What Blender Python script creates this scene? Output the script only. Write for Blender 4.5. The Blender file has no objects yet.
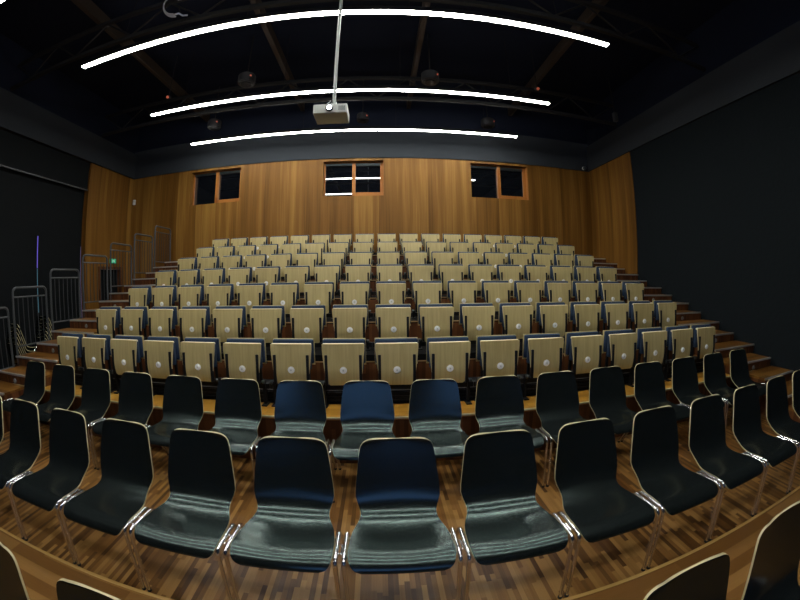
import bpy, bmesh, math, random
from mathutils import Vector, Matrix

C = bpy.context.scene.collection
random.seed(7)
F = 1.745            # eye height above the floor
PI = math.pi

# ---------------------------------------------------------------- materials
def new_mat(name):
    m = bpy.data.materials.new(name)
    m.use_nodes = True
    nt = m.node_tree
    b = nt.nodes['Principled BSDF']
    return m, nt, b

def plain(name, col, rough=.5, metal=0.0, spec=.5, bump=0.0, bscale=60):
    m, nt, b = new_mat(name)
    b.inputs['Base Color'].default_value = (*col, 1)
    b.inputs['Roughness'].default_value = rough
    b.inputs['Metallic'].default_value = metal
    b.inputs['Specular IOR Level'].default_value = spec
    if bump:
        tc = nt.nodes.new('ShaderNodeTexCoord')
        n = nt.nodes.new('ShaderNodeTexNoise'); n.inputs['Scale'].default_value = bscale
        bp = nt.nodes.new('ShaderNodeBump'); bp.inputs['Strength'].default_value = bump
        bp.inputs['Distance'].default_value = .01
        nt.links.new(tc.outputs['Object'], n.inputs['Vector'])
        nt.links.new(n.outputs['Fac'], bp.inputs['Height'])
        nt.links.new(bp.outputs['Normal'], b.inputs['Normal'])
    return m

def emit(name, col, strength):
    m, nt, b = new_mat(name)
    b.inputs['Base Color'].default_value = (*col, 1)
    b.inputs['Emission Color'].default_value = (*col, 1)
    b.inputs['Emission Strength'].default_value = strength
    return m

def ramp(nt, stops):
    r = nt.nodes.new('ShaderNodeValToRGB')
    els = r.color_ramp.elements
    while len(els) < len(stops): els.new(.5)
    for e, (p, c) in zip(els, stops):
        e.position = p; e.color = (*c, 1)
    return r

def math_node(nt, op, a, bval):
    n = nt.nodes.new('ShaderNodeMath'); n.operation = op
    for i, v in enumerate((a, bval)):
        if v is None: continue
        if isinstance(v, (int, float)): n.inputs[i].default_value = v
        else: nt.links.new(v, n.inputs[i])
    return n.outputs[0]

def planks(name, along, w, L, stops, rough=.35, grain=.25, bump=.15, spec=.22):
    """wooden strips of width w and length L, each with its own tone; along: 'X','Y' or 'Z'"""
    m, nt, b = new_mat(name)
    g = nt.nodes.new('ShaderNodeNewGeometry')
    s = nt.nodes.new('ShaderNodeSeparateXYZ')
    nt.links.new(g.outputs['Position'], s.inputs[0])
    X, Y, Z = s.outputs
    if along == 'Y': u, v = X, Y
    elif along == 'X': u, v = Y, X
    else:
        u, v = math_node(nt, 'ADD', X, Y), Z
    ix = math_node(nt, 'FLOOR', math_node(nt, 'DIVIDE', u, w), None)
    wn = nt.nodes.new('ShaderNodeTexWhiteNoise'); wn.noise_dimensions = '1D'
    nt.links.new(ix, wn.inputs['W'])
    iy = math_node(nt, 'FLOOR', math_node(nt, 'ADD', math_node(nt, 'DIVIDE', v, L), wn.outputs['Value']), None)
    cb = nt.nodes.new('ShaderNodeCombineXYZ')
    nt.links.new(ix, cb.inputs[0]); nt.links.new(iy, cb.inputs[1])
    w2 = nt.nodes.new('ShaderNodeTexWhiteNoise'); w2.noise_dimensions = '2D'
    nt.links.new(cb.outputs[0], w2.inputs['Vector'])
    # grain: stretched noise
    cg = nt.nodes.new('ShaderNodeCombineXYZ')
    nt.links.new(math_node(nt, 'MULTIPLY', u, 90), cg.inputs[0])
    nt.links.new(math_node(nt, 'MULTIPLY', v, 3.0), cg.inputs[1])
    nt.links.new(w2.outputs['Value'], cg.inputs[2])
    no = nt.nodes.new('ShaderNodeTexNoise'); no.inputs['Scale'].default_value = 1.0
    no.inputs['Detail'].default_value = 4
    nt.links.new(cg.outputs[0], no.inputs['Vector'])
    mixed = math_node(nt, 'ADD', math_node(nt, 'MULTIPLY', w2.outputs['Value'], 1 - grain), math_node(nt, 'MULTIPLY', no.outputs['Fac'], grain))
    r = ramp(nt, stops)
    nt.links.new(mixed, r.inputs['Fac'])
    nt.links.new(r.outputs['Color'], b.inputs['Base Color'])
    b.inputs['Roughness'].default_value = rough
    b.inputs['Specular IOR Level'].default_value = spec
    if bump:
        bp = nt.nodes.new('ShaderNodeBump'); bp.inputs['Strength'].default_value = bump; bp.inputs['Distance'].default_value = .004
        nt.links.new(no.outputs['Fac'], bp.inputs['Height'])
        nt.links.new(bp.outputs['Normal'], b.inputs['Normal'])
    return m

def veneer(name):
    """tall veneer sheets: broad soft vertical figure plus fine grain"""
    m, nt, b = new_mat(name)
    g = nt.nodes.new('ShaderNodeNewGeometry')
    s = nt.nodes.new('ShaderNodeSeparateXYZ'); nt.links.new(g.outputs['Position'], s.inputs[0])
    u = math_node(nt, 'ADD', s.outputs[0], s.outputs[1]); v = s.outputs[2]
    pan = math_node(nt, 'FLOOR', math_node(nt, 'DIVIDE', u, .62), None)
    wn = nt.nodes.new('ShaderNodeTexWhiteNoise'); wn.noise_dimensions = '1D'; nt.links.new(pan, wn.inputs['W'])
    def streak(su, sv, detail):
        c = nt.nodes.new('ShaderNodeCombineXYZ')
        nt.links.new(math_node(nt, 'MULTIPLY', u, su), c.inputs[0])
        nt.links.new(math_node(nt, 'MULTIPLY', v, sv), c.inputs[1])
        nt.links.new(math_node(nt, 'MULTIPLY', pan, 3.7), c.inputs[2])
        n = nt.nodes.new('ShaderNodeTexNoise'); n.inputs['Scale'].default_value = 1; n.inputs['Detail'].default_value = detail
        nt.links.new(c.outputs[0], n.inputs['Vector']); return n.outputs['Fac']
    a = streak(4.5, .18, 2); f = streak(45, .8, 5)
    t = math_node(nt, 'ADD', math_node(nt, 'MULTIPLY', a, .55), math_node(nt, 'MULTIPLY', f, .3))
    t = math_node(nt, 'ADD', t, math_node(nt, 'MULTIPLY', wn.outputs['Value'], .14))
    r = ramp(nt, [(.30, (.110, .045, .006)), (.5, (.20, .092, .016)), (.68, (.32, .168, .036))])
    nt.links.new(t, r.inputs['Fac'])
    nt.links.new(r.outputs['Color'], b.inputs['Base Color'])
    b.inputs['Roughness'].default_value = .5
    b.inputs['Specular IOR Level'].default_value = .2
    return m

def pale_ply(name):
    m, nt, b = new_mat(name)
    tc = nt.nodes.new('ShaderNodeTexCoord')
    mp = nt.nodes.new('ShaderNodeMapping'); mp.inputs['Scale'].default_value = (45, 8, 2.2)
    n = nt.nodes.new('ShaderNodeTexNoise'); n.inputs['Scale'].default_value = 1; n.inputs['Detail'].default_value = 4
    oi = nt.nodes.new('ShaderNodeObjectInfo')
    ad = nt.nodes.new('ShaderNodeVectorMath'); ad.operation = 'ADD'
    nt.links.new(tc.outputs['Object'], mp.inputs['Vector'])
    nt.links.new(mp.outputs['Vector'], ad.inputs[0]); 
    sc = nt.nodes.new('ShaderNodeVectorMath'); sc.operation = 'SCALE'; sc.inputs[0].default_value = (37, 11, 5)
    nt.links.new(oi.outputs['Random'], sc.inputs['Scale']); nt.links.new(sc.outputs[0], ad.inputs[1])
    nt.links.new(ad.outputs[0], n.inputs['Vector'])
    t = math_node(nt, 'ADD', math_node(nt, 'MULTIPLY', n.outputs['Fac'], .8), math_node(nt, 'MULTIPLY', oi.outputs['Random'], .2))
    r = ramp(nt, [(.3, (.45, .355, .148)), (.7, (.59, .485, .222))])
    nt.links.new(t, r.inputs['Fac'])
    nt.links.new(r.outputs['Color'], b.inputs['Base Color'])
    b.inputs['Roughness'].default_value = .42
    return m

M = {}
M['parquet_long'] = planks('parquet running to the seats', 'Y', .032, .30, [(.15, (.075, .031, .008)), (.5, (.205, .096, .025)), (.85, (.37, .20, .062))], rough=.33)
M['parquet_cross'] = planks('parquet running across', 'X', .10, 1.1, [(.15, (.15, .067, .016)), (.5, (.205, .098, .027)), (.85, (.27, .14, .042))], rough=.33)
M['inlay'] = plain('pale inlay wood', (.52, .32, .10), .4)
M['tread_wood'] = planks('tread wood', 'X', .09, 1.2, [(.15, (.10, .039, .007)), (.5, (.155, .067, .013)), (.85, (.22, .104, .022))], rough=.35)
M['deck_gold'] = planks('front deck wood', 'X', .085, 1.3, [(.15, (.33, .155, .018)), (.5, (.43, .21, .026)), (.85, (.52, .27, .04))], rough=.4)
M['riser_wood'] = planks('riser wood', 'Z', .04, 1.5, [(.15, (.060, .021, .008)), (.5, (.098, .036, .013)), (.85, (.14, .056, .020))], rough=.4, bump=.05)
M['veneer'] = veneer('wall veneer')
M['frame_wood'] = planks('window frame wood', 'Z', .5, 3, [(.2, (.30, .105, .022)), (.8, (.40, .155, .035))], rough=.4, bump=.05)
M['ply'] = pale_ply('pale beech plywood')
M['ply_edge'] = plain('plywood edge', (.62, .54, .31), .5)
M['ply_lit'] = plain('plywood lip with overhead light in colour', (.78, .69, .46), .45)  # plywood colour lightened to paint the overhead light on the lip
M['blue'] = plain('blue upholstery', (.022, .046, .092), .85, bump=.25, bscale=220)
M['steel_dark'] = plain('dark powder coated steel', (.007, .008, .010), .55, spec=.25)
M['hinge'] = plain('grey hinge metal', (.07, .085, .085), .4, metal=.6)
M['disc'] = plain('white number plate', (.95, .95, .93), .3)
M['disc_mark'] = plain('grey plate centre', (.6, .6, .58), .5)
M['laminate'] = plain('black laminate', (.0085, .0108, .0112), .215, spec=.8)
M['laminate'].node_tree.nodes['Principled BSDF'].inputs['Specular Tint'].default_value = (.72, 1.0, .95, 1)
M['chrome'] = plain('chrome tube', (.72, .72, .73), .16, metal=1)
M['foot'] = plain('foot plastic', (.01, .01, .01), .6)
M['curtain'] = plain('black wall cloth', (.010, .0135, .016), .9, spec=.1, bump=.4, bscale=14)
M['panel_black'] = plain('black partition', (.0055, .0072, .0085), .75, spec=.15)
M['plaster'] = plain('grey painted plaster', (.036, .042, .050), .85, spec=.15)
M['void'] = plain('black ceiling void', (.016, .020, .036), .9, spec=.05)
M['roof_steel'] = plain('dark roof steel', (.020, .020, .021), .6, spec=.2)
M['roof_wood'] = plain('brown roof beam', (.055, .040, .031), .6, spec=.2)
M['nosing'] = plain('aluminium nosing', (.62, .62, .62), .35, metal=.7)
M['deck_black'] = plain('black deck covering', (.0045, .0045, .005), .85, spec=.1)
M['rail'] = plain('grey painted rail', (.060, .066, .070), .45, metal=.3)
M['bars'] = plain('dark rail bars', (.035, .038, .042), .5, metal=.3)
M['proj_body'] = plain('pale grey plastic', (.50, .52, .50), .45)
M['proj_pole'] = plain('grey mount pole', (.40, .43, .42), .4)
M['glass'], _nt, _b = new_mat('dark booth glass')
_b.inputs['Base Color'].default_value = (.004, .005, .007, 1); _b.inputs['Roughness'].default_value = .015
_b.inputs['Specular IOR Level'].default_value = 1.0; _b.inputs['IOR'].default_value = 1.9
M['white_plastic'] = plain('white plastic', (.75, .75, .75), .4)
M['cable'] = plain('pale cable', (.50, .52, .58), .5)
M['speaker'] = plain('dark fixture', (.03, .03, .034), .5, spec=.3)
M['tube'] = emit('light line diffuser', (1.0, .99, .92), 50)
M['lens'] = emit('projector lens glow', (.75, .85, 1.0), 14)
M['exit_green'] = emit('green exit sign face', (.03, .45, .22), .32)
M['exit_pict'] = emit('pale exit pictogram', (.5, .9, .7), .6)
M['red_led'] = emit('red lamp', (1.0, .22, .12), .16)
M['violet'] = emit('violet daylight in gap', (.16, .12, .70), .38)
M['lilac'] = emit('pale daylight in gap', (.20, .16, .30), .3)
M['cyan'] = emit('cyan daylight in gap', (.08, .22, .30), .22)
M['step_lamp'] = plain('grey step light', (.22, .22, .21), .5)
M['track'] = plain('aluminium track', (.11, .115, .12), .4, metal=.5)
M['edge_wood'] = plain('worn wood edge', (.34, .22, .10), .5)
M['screen'] = plain('matt projection cloth', (.45, .45, .45), .9)

# ---------------------------------------------------------------- mesh helpers
def obj(name, bm, mats, parent=None, smooth=False, recalc=True):
    if recalc: bmesh.ops.recalc_face_normals(bm, faces=bm.faces)
    me = bpy.data.meshes.new(name)
    bm.to_mesh(me); bm.free()
    if not isinstance(mats, (list, tuple)): mats = [mats]
    for m in mats: me.materials.append(m)
    if smooth:
        for p in me.polygons: p.use_smooth = True
        try: me.set_sharp_from_angle(angle=math.radians(38))
        except Exception: pass
    o = bpy.data.objects.new(name, me)
    C.objects.link(o)
    if parent is not None: o.parent = parent
    return o

def B(): return bmesh.new()

def box(bm, lo, hi, bev=0.0, mi=0, rot=None, seg=2):
    lo = Vector(lo); hi = Vector(hi); c = (lo + hi) / 2
    mat = Matrix.Translation(c)
    if rot is not None: mat = mat @ rot
    mat = mat @ Matrix.Diagonal((*(hi - lo), 1))
    before = set(bm.faces)
    r = bmesh.ops.create_cube(bm, size=1, matrix=mat)
    if bev:
        es = list({e for v in r['verts'] for e in v.link_edges})
        bmesh.ops.bevel(bm, geom=es, offset=bev, segments=seg, affect='EDGES', profile=.5)
    for f in bm.faces:
        if f not in before: f.material_index = mi
    return bm

def tube(bm, pts, r, n=8, mi=0, cap=True):
    pts = [Vector(p) for p in pts]
    rings = []
    ref = None
    for i, p in enumerate(pts):
        a = pts[max(i - 1, 0)]; b = pts[min(i + 1, len(pts) - 1)]
        t = (b - a).normalized()
        if ref is None:
            ref = Vector((0, 0, 1)) if abs(t.z) < .9 else Vector((1, 0, 0))
        x = (ref - t * ref.dot(t)).normalized(); y = t.cross(x); ref = x
        k = 1.0
        if 0 < i < len(pts) - 1:
            d1 = (p - a).normalized(); d2 = (b - p).normalized()
            k = 1 / max(.6, math.cos(d1.angle(d2, 0) / 2))
        rings.append([bm.verts.new(p + (x * math.cos(q) + y * math.sin(q)) * r * (k if k < 1.2 else 1.1)) for q in [2 * PI * j / n for j in range(n)]])
    for a, b in zip(rings, rings[1:]):
        for j in range(n):
            f = bm.faces.new((a[j], a[(j + 1) % n], b[(j + 1) % n], b[j])); f.material_index = mi
    if cap:
        for ring in (rings[0][::-1], rings[-1]):
            f = bm.faces.new(ring); f.material_index = mi
    return bm

def arc_path(pts, rad, n=5):
    """polyline with rounded corners"""
    pts = [Vector(p) for p in pts]; out = [pts[0]]
    for a, p, b in zip(pts, pts[1:], pts[2:]):
        u = (a - p); v = (b - p)
        r = min(rad, u.length * .49, v.length * .49)
        s = p + u.normalized() * r; e = p + v.normalized() * r
        for k in range(n + 1):
            t = k / n
            out.append((1 - t) ** 2 * s + 2 * t * (1 - t) * p + t * t * e)
    out.append(pts[-1]); return out

def disc(bm, c, r, h, axis='Y', n=20, mi=0, bev=0):
    rot = {'Y': Matrix.Rotation(PI / 2, 4, 'X'), 'X': Matrix.Rotation(PI / 2, 4, 'Y'), 'Z': Matrix.Identity(4)}[axis]
    before = set(bm.faces)
    rr = bmesh.ops.create_cone(bm, cap_ends=True, segments=n, radius1=r, radius2=r, depth=h, matrix=Matrix.Translation(c) @ rot)
    if bev:
        caps = [f for f in bm.faces if f not in before and len(f.verts) > 4]
        es = list({e for f in caps for e in f.edges})
        bmesh.ops.bevel(bm, geom=es, offset=bev, segments=2, affect='EDGES')
    for f in bm.faces:
        if f not in before: f.material_index = mi

def sheet(bm, rows, thick, rim_mi=1, top_mi=0, bot_mi=0):
    """rows: list of lists of Vectors (same length); extruded by thick against the surface normal, rim gets its own material"""
    nr, nc = len(rows), len(rows[0])
    top = [[Vector(p) for p in r] for r in rows]
    bot = []
    for i in range(nr):
        rr = []
        for j in range(nc):
            a = top[min(i + 1, nr - 1)][j] - top[max(i - 1, 0)][j]
            b = top[i][min(j + 1, nc - 1)] - top[i][max(j - 1, 0)]
            n = b.cross(a)
            if n.length < 1e-9: n = Vector((0, 0, 1))
            rr.append(top[i][j] - n.normalized() * thick)
        bot.append(rr)
    T = [[bm.verts.new(p) for p in r] for r in top]
    D = [[bm.verts.new(p) for p in r] for r in bot]
    for i in range(nr - 1):
        for j in range(nc - 1):
            f = bm.faces.new((T[i][j], T[i][j + 1], T[i + 1][j + 1], T[i + 1][j])); f.material_index = top_mi
            f = bm.faces.new((D[i][j], D[i + 1][j], D[i + 1][j + 1], D[i][j + 1])); f.material_index = bot_mi
    ring = [(0, j) for j in range(nc)] + [(i, nc - 1) for i in range(1, nr)] + [(nr - 1, j) for j in range(nc - 2, -1, -1)] + [(i, 0) for i in range(nr - 2, 0, -1)]
    for (a, b), (c, d) in zip(ring, ring[1:] + ring[:1]):
        f = bm.faces.new((T[a][b], D[a][b], D[c][d], T[c][d])); f.material_index = rim_mi

def tag(o, label=None, cat=None, group=None, kind=None):
    if label: o['label'] = label
    if cat: o['category'] = cat
    if group: o['group'] = group
    if kind: o['kind'] = kind
    return o

def thing(name, loc=(0, 0, 0), label=None, cat=None, group=None, kind=None, rz=0):
    o = bpy.data.objects.new(name, None); C.objects.link(o)
    o.empty_display_size = .1
    o.location = loc; o.rotation_euler = (0, 0, rz)
    return tag(o, label, cat, group, kind)

def dup(root, loc, label, group, skip=(), rz=0):
    r = root.copy(); C.objects.link(r); r.location = loc; r.rotation_euler = (0, 0, rz)
    r['label'] = label; r['group'] = group
    for ch in list(root.children):
        if ch.name.split('.')[0] in skip: continue
        c = ch.copy(); C.objects.link(c); c.parent = r
        for g in list(ch.children):
            d = g.copy(); C.objects.link(d); d.parent = c
    return r

def struct(name, bm, mats, parent=None, smooth=False):
    o = obj(name, bm, mats, parent, smooth)
    if parent is None: o['kind'] = 'structure'
    return o

ORD = ['', 'first', 'second', 'third', 'fourth', 'fifth', 'sixth', 'seventh', 'eighth', 'ninth', 'tenth', 'eleventh', 'twelfth', 'thirteenth', 'fourteenth', 'fifteenth', 'sixteenth']

# ---------------------------------------------------------------- room shell
XL, XR, YB = -7.30, 5.93, 8.72
ZW = 3.115 + F        # top of the wood panelling
ZBAND = 3.86 + F      # top of the grey plaster band
ZC = 4.95 + F         # ceiling slab
YF = -6.0
YLINE = 1.225         # inlay line in the floor

bm = B()
for (y0, y1, mi) in ((YF, YLINE, 1), (YLINE, YB + .3, 0)):
    vs = [bm.verts.new(p) for p in ((-8.2, y0, 0), (XR + .3, y0, 0), (XR + .3, y1, 0), (-8.2, y1, 0))]
    f = bm.faces.new(vs); f.material_index = mi
struct('floor', bm, [M['parquet_long'], M['parquet_cross']])
bm = B(); box(bm, (-7.6, YLINE - .011, 0), (XR - .02, YLINE + .011, .004)); struct('trim_1', bm, M['inlay'])

bm = B(); box(bm, (-8.2, YF, ZC), (XR + .3, YB + .3, ZC + .2)); struct('ceiling', bm, M['void'])

# right wall: black cloth wall, then veneer near the back, plaster band above
w = thing('wall_right', (0, 0, 0), kind='structure')
bm = B(); box(bm, (XR, YF, 0), (XR + .25, 6.79, ZW)); obj('cloth_lining', bm, M['curtain'], w)
bm = B(); box(bm, (XR - .02, 6.79, 0), (XR + .25, YB, ZW)); obj('veneer_panel', bm, M['veneer'], w)
bm = B(); box(bm, (XR - .05, YF, ZW), (XR + .25, YB, ZBAND)); obj('plaster_band', bm, M['plaster'], w)
bm = B(); box(bm, (XR + .05, YF, ZBAND), (XR + .25, YB, ZC)); obj('upper_wall', bm, M['void'], w)

# left wall
w = thing('wall_left', (0, 0, 0), kind='structure')
DY0, DY1, DZ = 7.36, 8.36, 2.27       # doorway under the exit sign
bm = B()
box(bm, (XL - .2, 6.86, 0), (XL, DY0, ZW)); box(bm, (XL - .2, DY1, 0), (XL, YB, ZW)); box(bm, (XL - .2, DY0, DZ), (XL, DY1, ZW))
obj('veneer_panel', bm, M['veneer'], w)
bm = B(); box(bm, (XL - .55, YF, 0), (XL - .16, 6.858, 2.42 + F)); obj('partition', bm, M['panel_black'], w)
bm = B(); box(bm, (XL - .55, YF, 2.42 + F), (XL - .06, 6.858, ZW)); obj('upper_panel', bm, M['panel_black'], w)
bm = B(); box(bm, (XL - .55, YF, ZW), (XL + .05, YB, ZBAND)); obj('plaster_band', bm, M['plaster'], w)
bm = B(); box(bm, (XL - .55, YF, ZBAND), (XL - .05, YB, ZC)); obj('upper_wall', bm, M['void'], w)
bm = B(); box(bm, (XL - .16, 5.415, 2.20), (XL - .154, 5.437, 2.89)); obj('daylight_gap', bm, M['violet'], w)
bm = B(); box(bm, (XL - .16, 5.418, 1.25), (XL - .154, 5.434, 2.19)); obj('daylight_gap', bm, M['cyan'], w)
bm = B(); box(bm, (XL - .16, 6.835, .9), (XL - .154, 6.845, 2.75)); obj('daylight_gap', bm, M['lilac'], w)
# slim curtain track under the upper panel
bm = B(); box(bm, (XL - .055, YF, 2.385 + F), (XL - .02, 6.84, 2.415 + F), .006); struct('trim_2', bm, M['track'])
# doorway
d = thing('door_1', (XL, (DY0 + DY1) / 2, 0), kind='structure')
bm = B(); box(bm, (-.18, -.47, 0), (-.13, .47, DZ), .004); obj('door_leaf', bm, M['panel_black'], d)
bm = B(); box(bm, (-.19, -.47, DZ - .07), (.012, .47, DZ), .003); box(bm, (-.19, -.47, 0), (.012, -.42, DZ - .07), .003); box(bm, (-.19, .42, 0), (.012, .47, DZ - .07), .003)
obj('door_frame', bm, M['riser_wood'], d)
bm = B(); tube(bm, arc_path([(-.13, .34, 1.02), (-.08, .34, 1.02), (-.08, .20, 1.02)], .02), .011); obj('door_handle', bm, M['chrome'], d, smooth=True)

# back wall with three booth windows
WZ0, WZ1 = 2.115 + F, 3.045 + F
wins = [(-5.21, -3.69), (-1.45, .08), (2.33, 3.93)]
w = thing('wall_back', (0, 0, 0), kind='structure')
bm = B()
box(bm, (XL - .2, YB, 0), (XR + .2, YB + .3, WZ0)); box(bm, (XL - .2, YB, WZ1), (XR + .2, YB + .3, ZW))
xs_ = [XL - .2] + [v for q in wins for v in q] + [XR + .2]
for a, b in zip(xs_[0::2], xs_[1::2]): box(bm, (a, YB, WZ0), (b, YB + .3, WZ1))
obj('veneer_panel', bm, M['veneer'], w)
bm = B(); box(bm, (XL - .2, YB - .03, ZW), (XR + .2, YB + .2, ZBAND + .1)); obj('plaster_band', bm, M['plaster'], w)
bm = B(); box(bm, (XL - .2, YB + .03, ZBAND + .1), (XR + .2, YB + .2, ZC)); obj('upper_wall', bm, M['void'], w)
bm = B(); box(bm, (XL - .2, YB + .5, 1.5), (XR + .2, YB + .55, ZW)); obj('booth_back', bm, M['void'], w)
for i, (a, b) in enumerate(wins):
    wd = thing('window_%d' % (i + 1), ((a + b) / 2, YB, WZ0), kind='structure')
    hw = (b - a) / 2; H = WZ1 - WZ0
    bm = B()
    box(bm, (-hw, .15, 0), (-hw + .035, .27, H)); box(bm, (hw - .05, .15, 0), (hw, .27, H))
    box(bm, (-hw + .035, .15, H - .012), (hw - .05, .27, H)); box(bm, (hw - .008, .03, 0), (hw, .15, H)); box(bm, (-hw + .035, .17, 0), (hw - .05, .27, .02))
    obj('window_frame', bm, M['frame_wood'], wd)
    bm = B(); box(bm, (-.035, .12, .02), (.05, .26, H - .012), .006); obj('mullion', bm, M['frame_wood'], wd)
    bm = B(); box(bm, (.05, .15, .02), (hw - .05, .22, .122), .006); box(bm, (hw - .085, .16, .122), (hw - .05, .22, H - .012), .004); obj('sash', bm, M['frame_wood'], wd)
    bm = B(); box(bm, (-hw + .035, .16, H - .075), (-.035, .19, H - .014), .004); box(bm, (.05, .16, H - .09), (hw - .085, .19, H - .014), .004); obj('blind_roll', bm, M['hinge'], wd)
    rot = Matrix.Rotation(math.radians(-.18), 4, 'X')
    for (x0, x1, z0) in ((-hw + .035, -.035, .02), (.05, hw - .085, .122)):
        zc = (z0 + H - .06) / 2; hh = (H - .06 - z0) / 2
        bm = B(); box(bm, (x0, .20, z0), (x1, .208, H - .035), rot=rot)
        obj('window_pane', bm, M['glass'], wd)

# front wall behind the viewer with the projection screen the projector throws to
bm = B(); box(bm, (-8.2, YF - .2, 0), (XR + .3, YF, ZC)); struct('wall_front', bm, M['void'])
s = thing('projection_screen', (-.45, YF + .08, 2.35), 'large white projection screen on the dark front wall', 'screen')
bm = B(); box(bm, (-2.1, 0, .0), (2.1, .02, 2.5)); obj('cloth', bm, M['screen'], s)
bm = B()
for q in (((-2.2, -.03, -.1), (2.2, .03, 0)), ((-2.2, -.03, 2.5), (2.2, .03, 2.6)), ((-2.2, -.03, 0), (-2.1, .03, 2.5)), ((2.1, -.03, 0), (2.2, .03, 2.5))): box(bm, *q, .008)
obj('frame', bm, M['steel_dark'], s)

# ---------------------------------------------------------------- tiered floor
Y0, D, Z0, R = 3.085, .82, -1.117 + F, .28
SX0, SX1 = -5.50, 5.83            # ends of the tiers
AX0, AX1 = -4.42, 4.70            # ends of the seat rows (aisles beyond)
NT = 7
def tier_z(k): return Z0 + R * k
def tier_y(k): return Y0 + D * k

def nosing(bm, x0, x1, y, z):
    box(bm, (x0, y - .012, z - .022), (x1, y + .022, z + .004), .003, seg=1)

# front deck under the first row of seats
ZS = -1.257 + F
t = thing('tiered_floor', (0, 0, 0), kind='structure')
bm = B(); box(bm, (AX0 - .33, Y0, ZS - .03), (AX1 + .30, Y0 + .36, ZS)); obj('tread', bm, M['deck_gold'], t)
bm = B(); box(bm, (AX0, Y0 + .36, ZS - .03), (AX1, tier_y(1), ZS)); obj('tread', bm, M['deck_black'], t)
bm = B(); box(bm, (-5.12, Y0, 0), (5.36, Y0 + .02, ZS - .03)); obj('riser', bm, M['riser_wood'], t)
bm = B(); box(bm, (-5.12, Y0 - .012, ZS - .016), (5.36, Y0 + .01, ZS + .002), .003, seg=1); obj('edge_strip', bm, M['ply_edge'], t)
bm = B()
box(bm, (AX0, Y0 + .40, ZS), (AX1, tier_y(1) - .02, ZS + .13))
for q in range(3): box(bm, (AX0, Y0 + .385, ZS + .018 + .04 * q), (AX1, Y0 + .40, ZS + .036 + .04 * q), .003, seg=1)
obj('grille', bm, M['steel_dark'], t)

SL = -5.05; SR = 5.28
for k in range(NT):
    y, z = tier_y(k), tier_z(k)
    y1 = tier_y(k + 1) if k < NT - 1 else YB
    t = thing('tiered_floor', (0, 0, 0), kind='structure')
    if k == 0:
        bm = B(); box(bm, (SX0, y, z - .03), (AX0, y1, z)); box(bm, (AX1, y, z - .03), (SX1, y1, z)); obj('tread', bm, M['tread_wood'], t)
        bm = B(); box(bm, (SX0, y, 0), (AX0, y + .02, z - .03)); box(bm, (AX1, y, 0), (SX1, y + .02, z - .03)); obj('riser', bm, M['riser_wood'], t)
        bm = B(); nosing(bm, SX0, AX0 - .02, y, z); nosing(bm, AX1 + .02, SX1, y, z); obj('nosing', bm, M['nosing'], t)
        bm = B(); box(bm, (AX0 - .02, y + .02, ZS), (AX0, y1, z - .03)); box(bm, (AX1, y + .02, ZS), (AX1 + .02, y1, z - .03)); obj('cheek', bm, M['riser_wood'], t)
    else:
        fa = .07 if k == 1 else .0
        bm = B(); box(bm, (SX0, y, z - .03), (AX0, y1, z)); box(bm, (AX1, y, z - .03), (SX1, y1, z)); obj('tread', bm, M['tread_wood'], t)
        bm = B(); box(bm, (AX0, y, z - .03), (AX1, y1, z)); obj('tread', bm, M['deck_black'], t)
        bm = B(); box(bm, (SX0, y, z - R - .14 if k == 1 else z - R), (SX1, y + .02, z - .03)); obj('riser', bm, M['riser_wood'], t)
        bm = B(); nosing(bm, SX0, AX0, y, z); nosing(bm, AX1, SX1, y, z); obj('nosing', bm, M['nosing'], t)
        bm = B(); box(bm, (AX0, y - .006, z - .016 - fa), (AX1, y + .0, z - fa), .002, seg=1); obj('edge_strip', bm, M['edge_wood'], t)
        if fa: bm = B(); box(bm, (AX0, y - .008, z - fa), (AX1, y, z)); obj('edge_cover', bm, M['deck_black'], t)
    bm = B(); box(bm, (SX0 - .015, y, 0), (SX0, y1, z - .002)); box(bm, (SX1, y, 0), (SX1 + .015, y1, z - .002)); obj('side_panel', bm, M['riser_wood'], t)
    for x in (SL, SR):
        bm = B(); disc(bm, (x, y - .008, z - .095), .034, .018, n=16, bev=.004); obj('step_light', bm, M['step_lamp'], t, smooth=True)

# half steps in the aisles and the lower flights down to the floor
def aisle_step(x0, x1, y, z, depth, hgt):
    t = thing('aisle_step', (0, 0, 0), kind='structure')
    bm = B(); box(bm, (x0, y, z - .03), (x1, y + depth, z)); obj('tread', bm, M['tread_wood'], t)
    bm = B(); box(bm, (x0, y + .004, z - hgt), (x1, y + depth, z - .03)); obj('riser', bm, M['riser_wood'], t)
    bm = B(); nosing(bm, x0, x1, y, z); obj('nosing', bm, M['nosing'], t)
for k in range(NT - 1):
    y, z = tier_y(k) + D / 2, tier_z(k) + R / 2
    aisle_step(SX0 - .08, AX0 - .05, y, z, D / 2 - .002, R / 2)
    aisle_step(AX1 + .05, SX1 + .09, y, z, D / 2 - .002, R / 2)
for k in range(1, 5):
    y, z = Y0 - k * D / 2, Z0 - k * R / 2
    aisle_step(SX0 - .08, -4.77, y, z, D / 2 - .002, z)
    aisle_step(5.0, SX1 + .09, y, z, D / 2 - .002, z)

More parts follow.
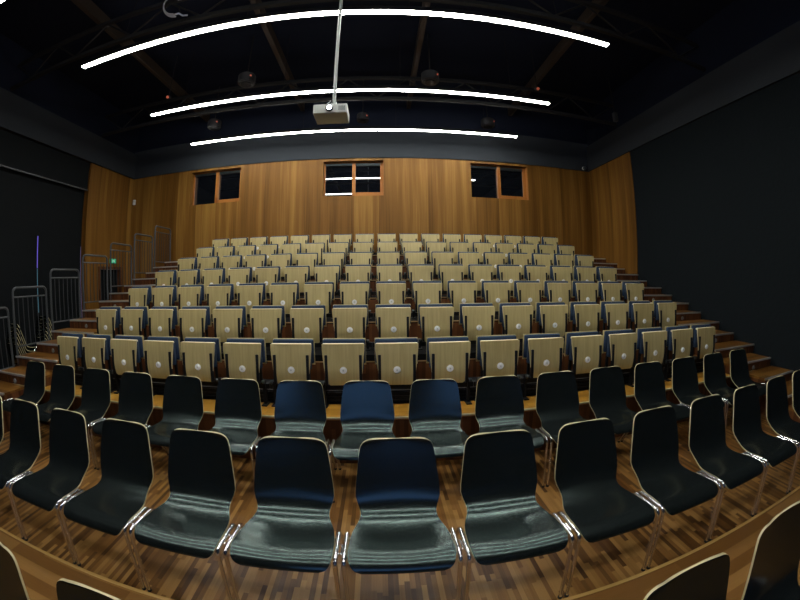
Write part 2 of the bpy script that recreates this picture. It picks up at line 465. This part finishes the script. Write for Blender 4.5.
# ---------------------------------------------------------------- tip-up theatre seats
PITCH, XS, YD = .52, .146, 3.343
def make_theatre_seat(first_row):
    t = thing('theatre_seat', (0, 0, 0), 'x', 'seat', 'x')
    # tipped-up plywood seat shell, its underside faces the stage
    rows = []
    nz, nx = 14, 9
    for i in range(nz + 1):
        q = i / nz
        z = .095 + q * .408
        hw = .166 + .042 * min(1, q * 1.15) ** .85
        if q < .12: hw -= .03 * (1 - q / .12) ** 2
        y = .0 + .05 * max(0, (q - .36)) ** 1.15 + .26 * max(0, .30 - q) ** 2
        rows.append([Vector((-hw + 2 * hw * j / nx, y + .010 * (1 - (2 * j / nx - 1) ** 2) * (1 - q), z)) for j in range(nx + 1)])
    bm = B(); sheet(bm, [r[::-1] for r in rows], .016, 1, 0, 0)
    sh = obj('seat_shell', bm, [M['ply'], M['ply_edge']], t, smooth=True)
    bm = B(); box(bm, (-.204, .014, .484), (.204, .058, .508), .009); obj('front_lip', bm, M['ply_lit'], sh, smooth=True)
    bm = B(); box(bm, (-.196, .035, .24), (.196, .090, .500), .018, seg=3); obj('seat_cushion', bm, M['blue'], t, smooth=True)
    bm = B(); box(bm, (-.213, .098, .29), (.213, .140, .537), .018, seg=3); obj('backrest', bm, M['blue'], t, smooth=True)
    bm = B(); box(bm, (-.216, .141, .27), (.216, .155, .541), .005); obj('back_shell', bm, M['ply'], t, smooth=True)
    for s in (-1, 1):
        bm = B()
        box(bm, (s * .168 - .014, -.026, .10), (s * .168 + .014, .010, .400), .005, rot=Matrix.Rotation(-.06, 4, 'X'))
        box(bm, (s * .200 - .018, -.004, .085), (s * .200 + .018, .03, .125), .006)
        br = obj('side_bracket', bm, M['steel_dark'], t, smooth=True)
        bm = B(); disc(bm, (s * .214, .004, .115), .02, .028, 'X', n=12, bev=.003); obj('hinge', bm, M['hinge'], br, smooth=True)
        zl = -.14 if first_row else 0
        bm = B()
        box(bm, (s * .206 - .014, .03, zl + .012), (s * .206 + .014, .085, .12), .004)
        box(bm, (s * .206 - .03, -.02, zl), (s * .206 + .03, .12, zl + .012), .003)
        obj('leg', bm, M['steel_dark'], t)
    for s in (-1, 1):
        bm = B(); box(bm, (s * .15 - .014, .108, .05), (s * .15 + .014, .138, .31), .004); obj('back_post', bm, M['steel_dark'], t)
    bm = B(); box(bm, (-.258, .05, .03), (.258, .12, .085), .006); obj('crossbar', bm, M['steel_dark'], t)
    bm = B(); disc(bm, (0, -.010, .250), .035, .026, n=24, bev=.010); disc(bm, (0, -.0235, .250), .009, .003, n=12, mi=1)
    obj('number_plate', bm, [M['disc'], M['disc_mark']], t, smooth=True)
    return t

ROWN = ['front', 'second', 'third', 'fourth', 'fifth', 'sixth', 'top']
seat_a = make_theatre_seat(True)
seat_b = make_theatre_seat(False)
for k in range(NT):
    proto = seat_a if k == 0 else seat_b
    for j in range(17):
        where = 'the middle seat of' if j == 8 else ('leftmost in' if j == 0 else 'rightmost in' if j == 16 else ORD[j + 1] + ' from the left end of' if j < 8 else ORD[17 - j] + ' from the right end of')
        rown = 'the front tiered row' if k == 0 else 'the top tiered row' if k == 6 else 'the %s tiered row' % ROWN[k]
        lab = 'folded plywood tip-up seat, %s %s' % (where, rown)
        loc = (XS + (j - 8) * PITCH, YD + k * D, tier_z(k))
        grp = 'tip-up seats in %s' % rown
        if (k == 0 and j == 0) or (k == 1 and j == 0):
            proto.location = loc; proto['label'] = lab; proto['group'] = grp
        else:
            dup(proto, loc, lab, grp)

# ---------------------------------------------------------------- black stacking chairs
def chair_rows():
    # (y, z, half width) along the shell from the seat's front lip to the top of the back
    P = [(-.556, .388, .196), (-.5535, .399, .224), (-.546, .411, .240), (-.536, .423, .249), (-.523, .434, .255), (-.506, .443, .260), (-.485, .449, .263), (-.455, .4525, .2645), (-.42, .451, .263), (-.38, .447, .261), (-.33, .443, .257), (-.285, .441, .250), (-.245, .442, .238), (-.210, .447, .224), (-.180, .456, .214), (-.154, .468, .211),
         (-.134, .486, .216), (-.112, .513, .228), (-0.0960, .545, .237), (-0.0820, .59, .236), (-0.0655, .645, .230), (-.0487, .70, .223), (-.0319, .755, .216), (-.0165, .805, .208), (-.0085, .831, .200), (-.0045, .845, .190), (-.0015, .855, .175), (0, .861, .156), (.0005, .864, .132)]
    n = 14
    rows = []
    for (y, z, h) in P:
        r = []
        for j in range(n + 1):
            u = 2 * j / n - 1
            # slight hollow in the seat and back
            dip = (1 - u * u)
            zz = z - .010 * dip * max(0, 1 - ((y + .40) / .19) ** 2) ** 2
            yy = y + .012 * dip * min(1, max(0, (z - .47) / .12))
            r.append(Vector((u * h, yy, zz)))
        rows.append(r)
    return rows

def make_chair():
    t = thing('stacking_chair', (0, 0, 0), 'x', 'chair', 'x')
    bm = B(); sheet(bm, chair_rows(), .0095, 1, 0, 0)
    obj('seat_shell', bm, [M['laminate'], M['ply_edge']], t, smooth=True)
    for s in (-1, 1):
        x = s * .277
        bm = B(); tube(bm, arc_path([(x, -.522, .445), (x, -.30, .437)], .02), .0115, 10)
        sr = obj('side_rail', bm, M['chrome'], t, smooth=True)
        bm = B(); tube(bm, arc_path([(x, -.46, .445), (x, -.530, .446), (x, -.572, .014)], .035), .0115, 10); lg = obj('leg', bm, M['chrome'], t, smooth=True)
        bm = B(); disc(bm, (x, -.5725, .009), .014, .018, 'Z', 12, bev=.003); obj('foot_cap', bm, M['foot'], lg, smooth=True)
        bm = B(); tube(bm, arc_path([(x, -.36, .439), (x, -.285, .434), (x, -.035, .014)], .05), .0115, 10); lg = obj('leg', bm, M['chrome'], t, smooth=True)
        bm = B(); disc(bm, (x, -.035, .009), .014, .018, 'Z', 12, bev=.003); obj('foot_cap', bm, M['foot'], lg, smooth=True)
    for yy in (-.47, -.33):
        bm = B(); tube(bm, arc_path([(-.277, yy, .436), (-.235, yy, .407), (.235, yy, .407), (.277, yy, .436)], .02), .009, 8); obj('cross_bar', bm, M['chrome'], t, smooth=True)
    bm = B()
    for yy in (-.46, -.39): tube(bm, arc_path([(.277, yy, .440), (.295, yy, .434), (.303, yy, .434)], .01, 3), .005, 6)
    tube(bm, [(.302, -.46, .434), (.302, -.39, .434)], .005, 6)
    obj('row_coupling', bm, M['chrome'], t, smooth=True)
    return t

chair = make_chair(); used = [False]
def put_chair(x, y, label, group, z=0, rz=0, skip=()):
    if not used[0]:
        used[0] = True
        chair.location = (x, y, z); chair.rotation_euler = (0, 0, rz); chair['label'] = label; chair['group'] = group; return chair
    return dup(chair, (x, y, z), label, group, skip, rz)

SP = .5963
# nearest full row
NA = list(range(-2, 12))
for n, j in enumerate(NA):
    m = len(NA)
    w_ = 'leftmost in' if n == 0 else 'rightmost in' if n == m - 1 else ORD[n + 1] + ' from the left in' if n < 7 else ORD[m - n] + ' from the right in'
    put_chair(.0727 + (j - 4) * SP, 1.825, 'black plywood shell chair on chrome legs, %s the nearest full row' % w_, 'black chairs in the nearest full row')
for j in range(16):
    w_ = 'leftmost in' if j == 0 else 'rightmost in' if j == 15 else ORD[j + 1] + ' from the left in' if j < 8 else ORD[16 - j] + ' from the right in'
    put_chair(-.136 + (j - 7) * SP, 3.0, 'black plywood shell chair, %s the row against the tiered front' % w_, 'black chairs in the row against the tiers')
for x, w_ in ((-1.50, 'corner of a black chair back cut off at the lower left edge of the picture'), (-.86, 'top of a black chair back in the nearest row, left of the gap'),
              (.935, 'top of a black chair back in the nearest row, right of the gap'), (1.53, 'black chair in the nearest row, cut off by the lower right corner')):
    put_chair(x, .545, w_, 'black chairs in the cut-off nearest row')

# ---------------------------------------------------------------- stacked chairs beside the left railing
def stack(x, y, n, rz, name):
    for k in range(n):
        pos = 'lowest' if k == 0 else 'topmost' if k == n - 1 else ORD[k + 1] + ' from the floor'
        off = Vector((0, -.018 * k, 0)); off.rotate(Matrix.Rotation(rz, 3, 'Z'))
        put_chair(x + off.x, y + off.y, 'black stacked chair, %s in the %s' % (pos, name), 'chairs in the %s' % name, z=.064 * k, rz=rz, skip=('row_coupling',))
stack(-6.36, 3.90, 6, math.radians(178), 'stack nearer the picture edge')
stack(-6.38, 4.62, 7, math.radians(181), 'stack beyond the railing')

# ---------------------------------------------------------------- railings on the left side of the tiers
def make_railing():
    t = thing('safety_railing', (0, 0, 0), 'x', 'railing', 'x')
    W = .71
    bm = B(); tube(bm, arc_path([(0, 0, -1.18), (0, 0, 0), (0, W, 0), (0, W, -1.18)], .09, 6), .019, 10); obj('hoop', bm, M['rail'], t, smooth=True)
    bm = B(); tube(bm, [(0, 0, -.14), (0, W, -.14)], .012, 8); obj('upper_rail', bm, M['rail'], t, smooth=True)
    bm = B(); tube(bm, [(0, 0, -.88), (0, W, -.88)], .012, 8); obj('bottom_rail', bm, M['rail'], t, smooth=True)
    for q in range(1, 7):
        bm = B(); tube(bm, [(0, W * q / 7, -.88), (0, W * q / 7, -.14)], .007, 6); obj('bar', bm, M['bars'], t, smooth=True)
    return t
rl = make_railing()
RN = ['lowest grey hoop railing, at the left picture edge', 'second lowest grey hoop railing, in front of the chair stacks', 'third lowest grey hoop railing, against the black partition',
      'grey hoop railing in front of the dark doorway', 'grey hoop railing beside the green exit sign', 'second highest grey hoop railing by the panelled wall', 'highest grey hoop railing beside the top seat row']
for i in range(7):
    loc = (SX0 - .045, 2.69 + .82 * i, 1.505 + .28 * i)
    if i == 0: rl.location = loc; rl['label'] = RN[0]; rl['group'] = 'railings along the left aisle'
    else: dup(rl, loc, RN[i], 'railings along the left aisle')

# ---------------------------------------------------------------- ceiling lights
def light_line(y, x0, x1, label):
    t = thing('linear_ceiling_light', ((x0 + x1) / 2, y, 3.513 + F), label, 'light', 'linear ceiling lights')
    h = (x1 - x0) / 2
    bm = B(); box(bm, (-h, -.038, -.008), (h, .038, .030), .009); obj('diffuser', bm, M['tube'], t)
    bm = B(); box(bm, (-h - .02, -.045, .008), (h + .02, .045, .085), .004); obj('housing', bm, M['steel_dark'], t)
    for q in (-.8, -.27, .27, .8):
        bm = B(); tube(bm, [(h * q, 0, .085), (h * q, 0, ZC - 3.513 - F)], .004, 6); obj('suspension_wire', bm, M['roof_steel'], t)
light_line(3.825, -4.776, 3.31, 'long white light line nearest the viewer')
light_line(5.985, -4.776, 3.31, 'middle white light line, behind the projector pole')
light_line(7.849, -4.776, 3.31, 'white light line nearest the panelled back wall')
light_line(1.86, -4.776, 3.31, 'white light line overhead, only its end showing in the upper left corner')
light_line(-.4, -4.776, 3.31, 'white light line above and behind the viewer')

# ---------------------------------------------------------------- roof structure
def truss(y, label):
    t = thing('roof_truss', (0, y, 3.92 + F), label, 'truss', 'dark roof trusses')
    a, b = XL + .05, XR - .12
    bm = B(); box(bm, (a, -.035, -.035), (b, .035, .035), .004); obj('bottom_chord', bm, M['roof_steel'], t)
    bm = B(); box(bm, (a, -.035, .50), (b, .035, .57), .004); obj('top_chord', bm, M['roof_steel'], t)
    n = 20; pts = []
    for q in range(n + 1): pts.append((a + .05 + (b - a - .1) * q / n, 0, .03 if q % 2 else .50))
    for p, q in zip(pts, pts[1:]):
        bm = B(); tube(bm, [p, q], .017, 6); obj('web_bar', bm, M['roof_steel'], t)
truss(3.95, 'dark lattice truss above the nearest light line')
truss(7.05, 'dark lattice truss between the two farther light lines')
for i, x in enumerate((-4.84, -2.06, .73, 3.52)):
    bm = B(); box(bm, (-.05, YF + .02, -.11), (.05, YB - .05, .11), .006)
    o = obj('roof_joist', bm, M['roof_wood'], None); o.location = (x, 0, 4.62 + F)
    tag(o, ['brown roof joist furthest from the right wall', 'brown roof joist passing left of the projector pole', 'brown roof joist passing right of the projector pole', 'brown roof joist nearest the right wall'][i], 'joist', 'brown roof joists')

# round dark spotlights hanging from the trusses, each with a small red lamp
def spot(x, y, z, label, r=.17):
    t = thing('ceiling_spotlight', (x, y, z + F), label, 'spotlight', 'dark round ceiling spotlights')
    bm = B(); disc(bm, (0, 0, -.06), r, .20, 'Z', 24, bev=.02); obj('can', bm, M['speaker'], t, smooth=True)
    bm = B(); disc(bm, (0, 0, -.165), r * .62, .02, 'Z', 24, bev=.004); obj('front_ring', bm, M['steel_dark'], t, smooth=True)
    bm = B(); tube(bm, [(0, 0, .04), (0, 0, ZC - z - F)], .012, 8); obj('drop_rod', bm, M['roof_steel'], t)
    bm = B(); disc(bm, (r * .72, -r * .72, -.05), .016, .03, 'Y', 10); obj('pilot_lamp', bm, M['red_led'], t)
spot(-2.55, 5.85, 3.92, 'dark round ceiling spotlight left of the projector pole')
spot(.93, 6.05, 3.92, 'dark round ceiling spotlight right of the projector pole')
spot(2.62, 7.95, 3.92, 'dark round ceiling spotlight over the right end of the far light line')
spot(-4.05, 7.62, 3.92, 'dark round ceiling spotlight over the left end of the far light line')
spot(-.42, 7.9, 3.92, 'dark round ceiling spotlight just behind the projector', .14)
def alarm(x, y, z, label):
    t = thing('smoke_detector', (x, y, z + F), label, 'smoke detector', 'smoke detectors')
    bm = B(); disc(bm, (0, 0, 0), .055, .05, 'Z', 18, bev=.012); obj('head', bm, M['speaker'], t, smooth=True)
    bm = B(); tube(bm, [(0, 0, .024), (0, 0, ZC - z - F)], .008, 6); obj('stem', bm, M['roof_steel'], t)
    bm = B(); disc(bm, (0, -.045, -.02), .03, .03, 'Y', 10); obj('pilot_lamp', bm, M['red_led'], t)
alarm(-4.42, 6.03, 3.9, 'small detector with red lamp above the middle light line, left end')
alarm(3.14, 6.10, 3.9, 'small detector with orange lamp above the middle light line, right end')
# pale cable coil on the truss
t = thing('cable_coil', (-2.98, 3.60, 3.97 + F), 'pale coiled cable hanging near the upper left light line', 'cable')
bm = B()
COIL = Matrix(((.77, .49, .41), (.64, -.59, -.49), (0, -.64, .77)))
for q in range(4):
    rr = .125 + .012 * q; th = .25 * q
    pts = [(rr * math.cos(a) + .012 * q, -.012 * q, rr * math.sin(a)) for a in [PI * .30 + 1.35 * PI * s_ / 24 for s_ in range(25)]]
    tube(bm, [COIL @ Vector(p) for p in pts], .011, 6)
obj('loops', bm, M['cable'], t, smooth=True)
bm = B(); tube(bm, [COIL @ Vector(p) for p in ((.06, -.02, -.13), (.13, -.02, -.09), (.20, -.02, -.11), (.27, -.02, -.09))], .014, 6); obj('plug_end', bm, M['cable'], t, smooth=True)
bm = B(); tube(bm, arc_path([(0, 0, .08), (.0, .15, .12), (0, .31, .03)], .05), .006, 6); obj('hook', bm, M['roof_steel'], t)

# small grey box fitting near the right end of the roof
t = thing('ceiling_fitting', (5.42, 6.55, 3.86 + F), 'small grey box fitting hanging at the right end of the roof truss', 'fitting')
bm = B(); box(bm, (-.05, -.05, -.13), (.05, .05, .10), .012); obj('fitting_body', bm, M['rail'], t)
bm = B(); tube(bm, [(0, 0, .10), (0, 0, ZC - 3.86 - F)], .012, 8); obj('drop_rod', bm, M['roof_steel'], t)

# ---------------------------------------------------------------- projector
PX, PY, PZ = -.522, 3.40, 1.73 + F
t = thing('ceiling_projector', (PX, PY, PZ), 'white projector with lit lens hanging on a grey ceiling pole', 'projector')
bm = B(); box(bm, (-.178, 0, 0), (.178, .28, .112), .012, seg=3); obj('body', bm, M['proj_body'], t, smooth=True)
bm = B(); disc(bm, (-.005, -.012, .055), .036, .03, n=28, bev=.004); ring = obj('lens_ring', bm, M['roof_steel'], t, smooth=True)
bm = B(); disc(bm, (-.005, -.028, .055), .024, .006, n=24); obj('lens', bm, M['lens'], ring)
bm = B()
for q in range(6): box(bm, (.09 + .012 * q, -.002, .03), (.096 + .012 * q, .004, .085))
obj('vent', bm, M['hinge'], t)
bm = B(); box(bm, (-.06, .10, .112), (.10, .20, .122), .003); tube(bm, [(.022, .14, .12), (.022, .14, .20)], .028, 12); obj('mount_plate', bm, M['proj_pole'], t)
bm = B(); tube(bm, [(.022, .14, .19), (.022, .14, ZC - PZ)], .019, 12); obj('mount_pole', bm, M['proj_pole'], t, smooth=True)
bm = B(); tube(bm, arc_path([(-.10, .2, .112), (-.10, .2, .18), (-.02, .17, .24)], .04), .006, 6); obj('signal_cable', bm, M['cable'], t, smooth=True)

# ---------------------------------------------------------------- small wall fittings
t = thing('exit_sign', (XL, 7.93, 2.42), 'small lit green exit sign on the left panelled wall', 'sign')
bm = B(); box(bm, (0, -.11, -.07), (.05, .11, .07), .005); obj('box', bm, M['steel_dark'], t)
bm = B(); box(bm, (.05, -.10, -.06), (.056, .10, .06)); box(bm, (.0, -.116, -.06), (.045, -.110, .06)); obj('face', bm, M['exit_green'], t)
bm = B(); box(bm, (.056, -.04, -.035), (.058, .03, .035)); obj('pictogram', bm, M['exit_pict'], t)
t = thing('wall_sensor', (-7.19, YB, 2.405 + F), 'small white sensor box in the left back corner', 'sensor')
bm = B(); box(bm, (-.04, -.05, -.075), (.04, 0, .075), .01); obj('housing', bm, M['white_plastic'], t)
bm = B(); disc(bm, (0, -.052, .02), .022, .008, n=14); obj('sensor_eye', bm, M['disc_mark'], t)
t = thing('corner_fitting', (5.72, YB - .03, 3.19 + F), 'small round pale fitting above the panelling in the right back corner', 'detector')  # kind of fitting unknown, modelled as pale base and dome
bm = B(); disc(bm, (0, -.02, 0), .05, .04, n=16, bev=.004); obj('base', bm, M['white_plastic'], t, smooth=True)
bm = B(); bmesh.ops.create_uvsphere(bm, u_segments=16, v_segments=10, radius=.055, matrix=Matrix.Translation((0, -.07, -.01))); obj('dome', bm, M['hinge'], t, smooth=True)

# ---------------------------------------------------------------- light from the projector, world, camera
L = bpy.data.lights.new('projector_beam', 'SPOT'); L.energy = 7200; L.color = (.13, .36, 1.0); L.spot_size = math.radians(34); L.spot_blend = .15; L.shadow_soft_size = .02
lo = bpy.data.objects.new('projector_beam', L); C.objects.link(lo)
lo.location = (PX - .005, PY - .05, PZ + .055)
lo.rotation_euler = (Vector((-.45, YF + .08, 3.6)) - lo.location).to_track_quat('-Z', 'Y').to_euler()

wd = bpy.data.worlds.new('hall'); bpy.context.scene.world = wd; wd.use_nodes = True
wd.node_tree.nodes['Background'].inputs[0].default_value = (.02, .022, .03, 1)
wd.node_tree.nodes['Background'].inputs[1].default_value = .05

YAW, PITCHA, ROLL, K1, K3 = .05372891585, -.05728438266, .00801013966, .00282588737, -.374295947
cy, sy, cp, sp, cr, sr = math.cos(YAW), math.sin(YAW), math.cos(PITCHA), math.sin(PITCHA), math.cos(ROLL), math.sin(ROLL)
rx = Vector((cy, -sy, 0)); ry = Vector((cp * sy, cp * cy, sp)); rz_ = Vector((-sp * sy, -sp * cy, cp))
right = cr * rx - sr * rz_; up = sr * rx + cr * rz_; back = -ry
cd = bpy.data.cameras.new('camera'); cam = bpy.data.objects.new('camera', cd); C.objects.link(cam)
cam.matrix_world = Matrix(((right.x, up.x, back.x, 0), (right.y, up.y, back.y, 0), (right.z, up.z, back.z, F), (0, 0, 0, 1)))
cd.type = 'PANO'; cd.sensor_width = 36; cd.sensor_fit = 'HORIZONTAL'; cd.clip_start = .02
cc = cd
cc.panorama_type = 'FISHEYE_LENS_POLYNOMIAL'
cc.fisheye_fov = math.radians(300)
cc.fisheye_polynomial_k0 = 0
cc.fisheye_polynomial_k1 = -K1 / .045
cc.fisheye_polynomial_k2 = 0
cc.fisheye_polynomial_k3 = -.1 * K3 / 18 ** 3
cc.fisheye_polynomial_k4 = 0
bpy.context.scene.camera = cam

vs = bpy.context.scene.view_settings
vs.view_transform = 'Standard'; vs.look = 'None'; vs.gamma = 1; vs.exposure = 0.0
vs.use_curve_mapping = False
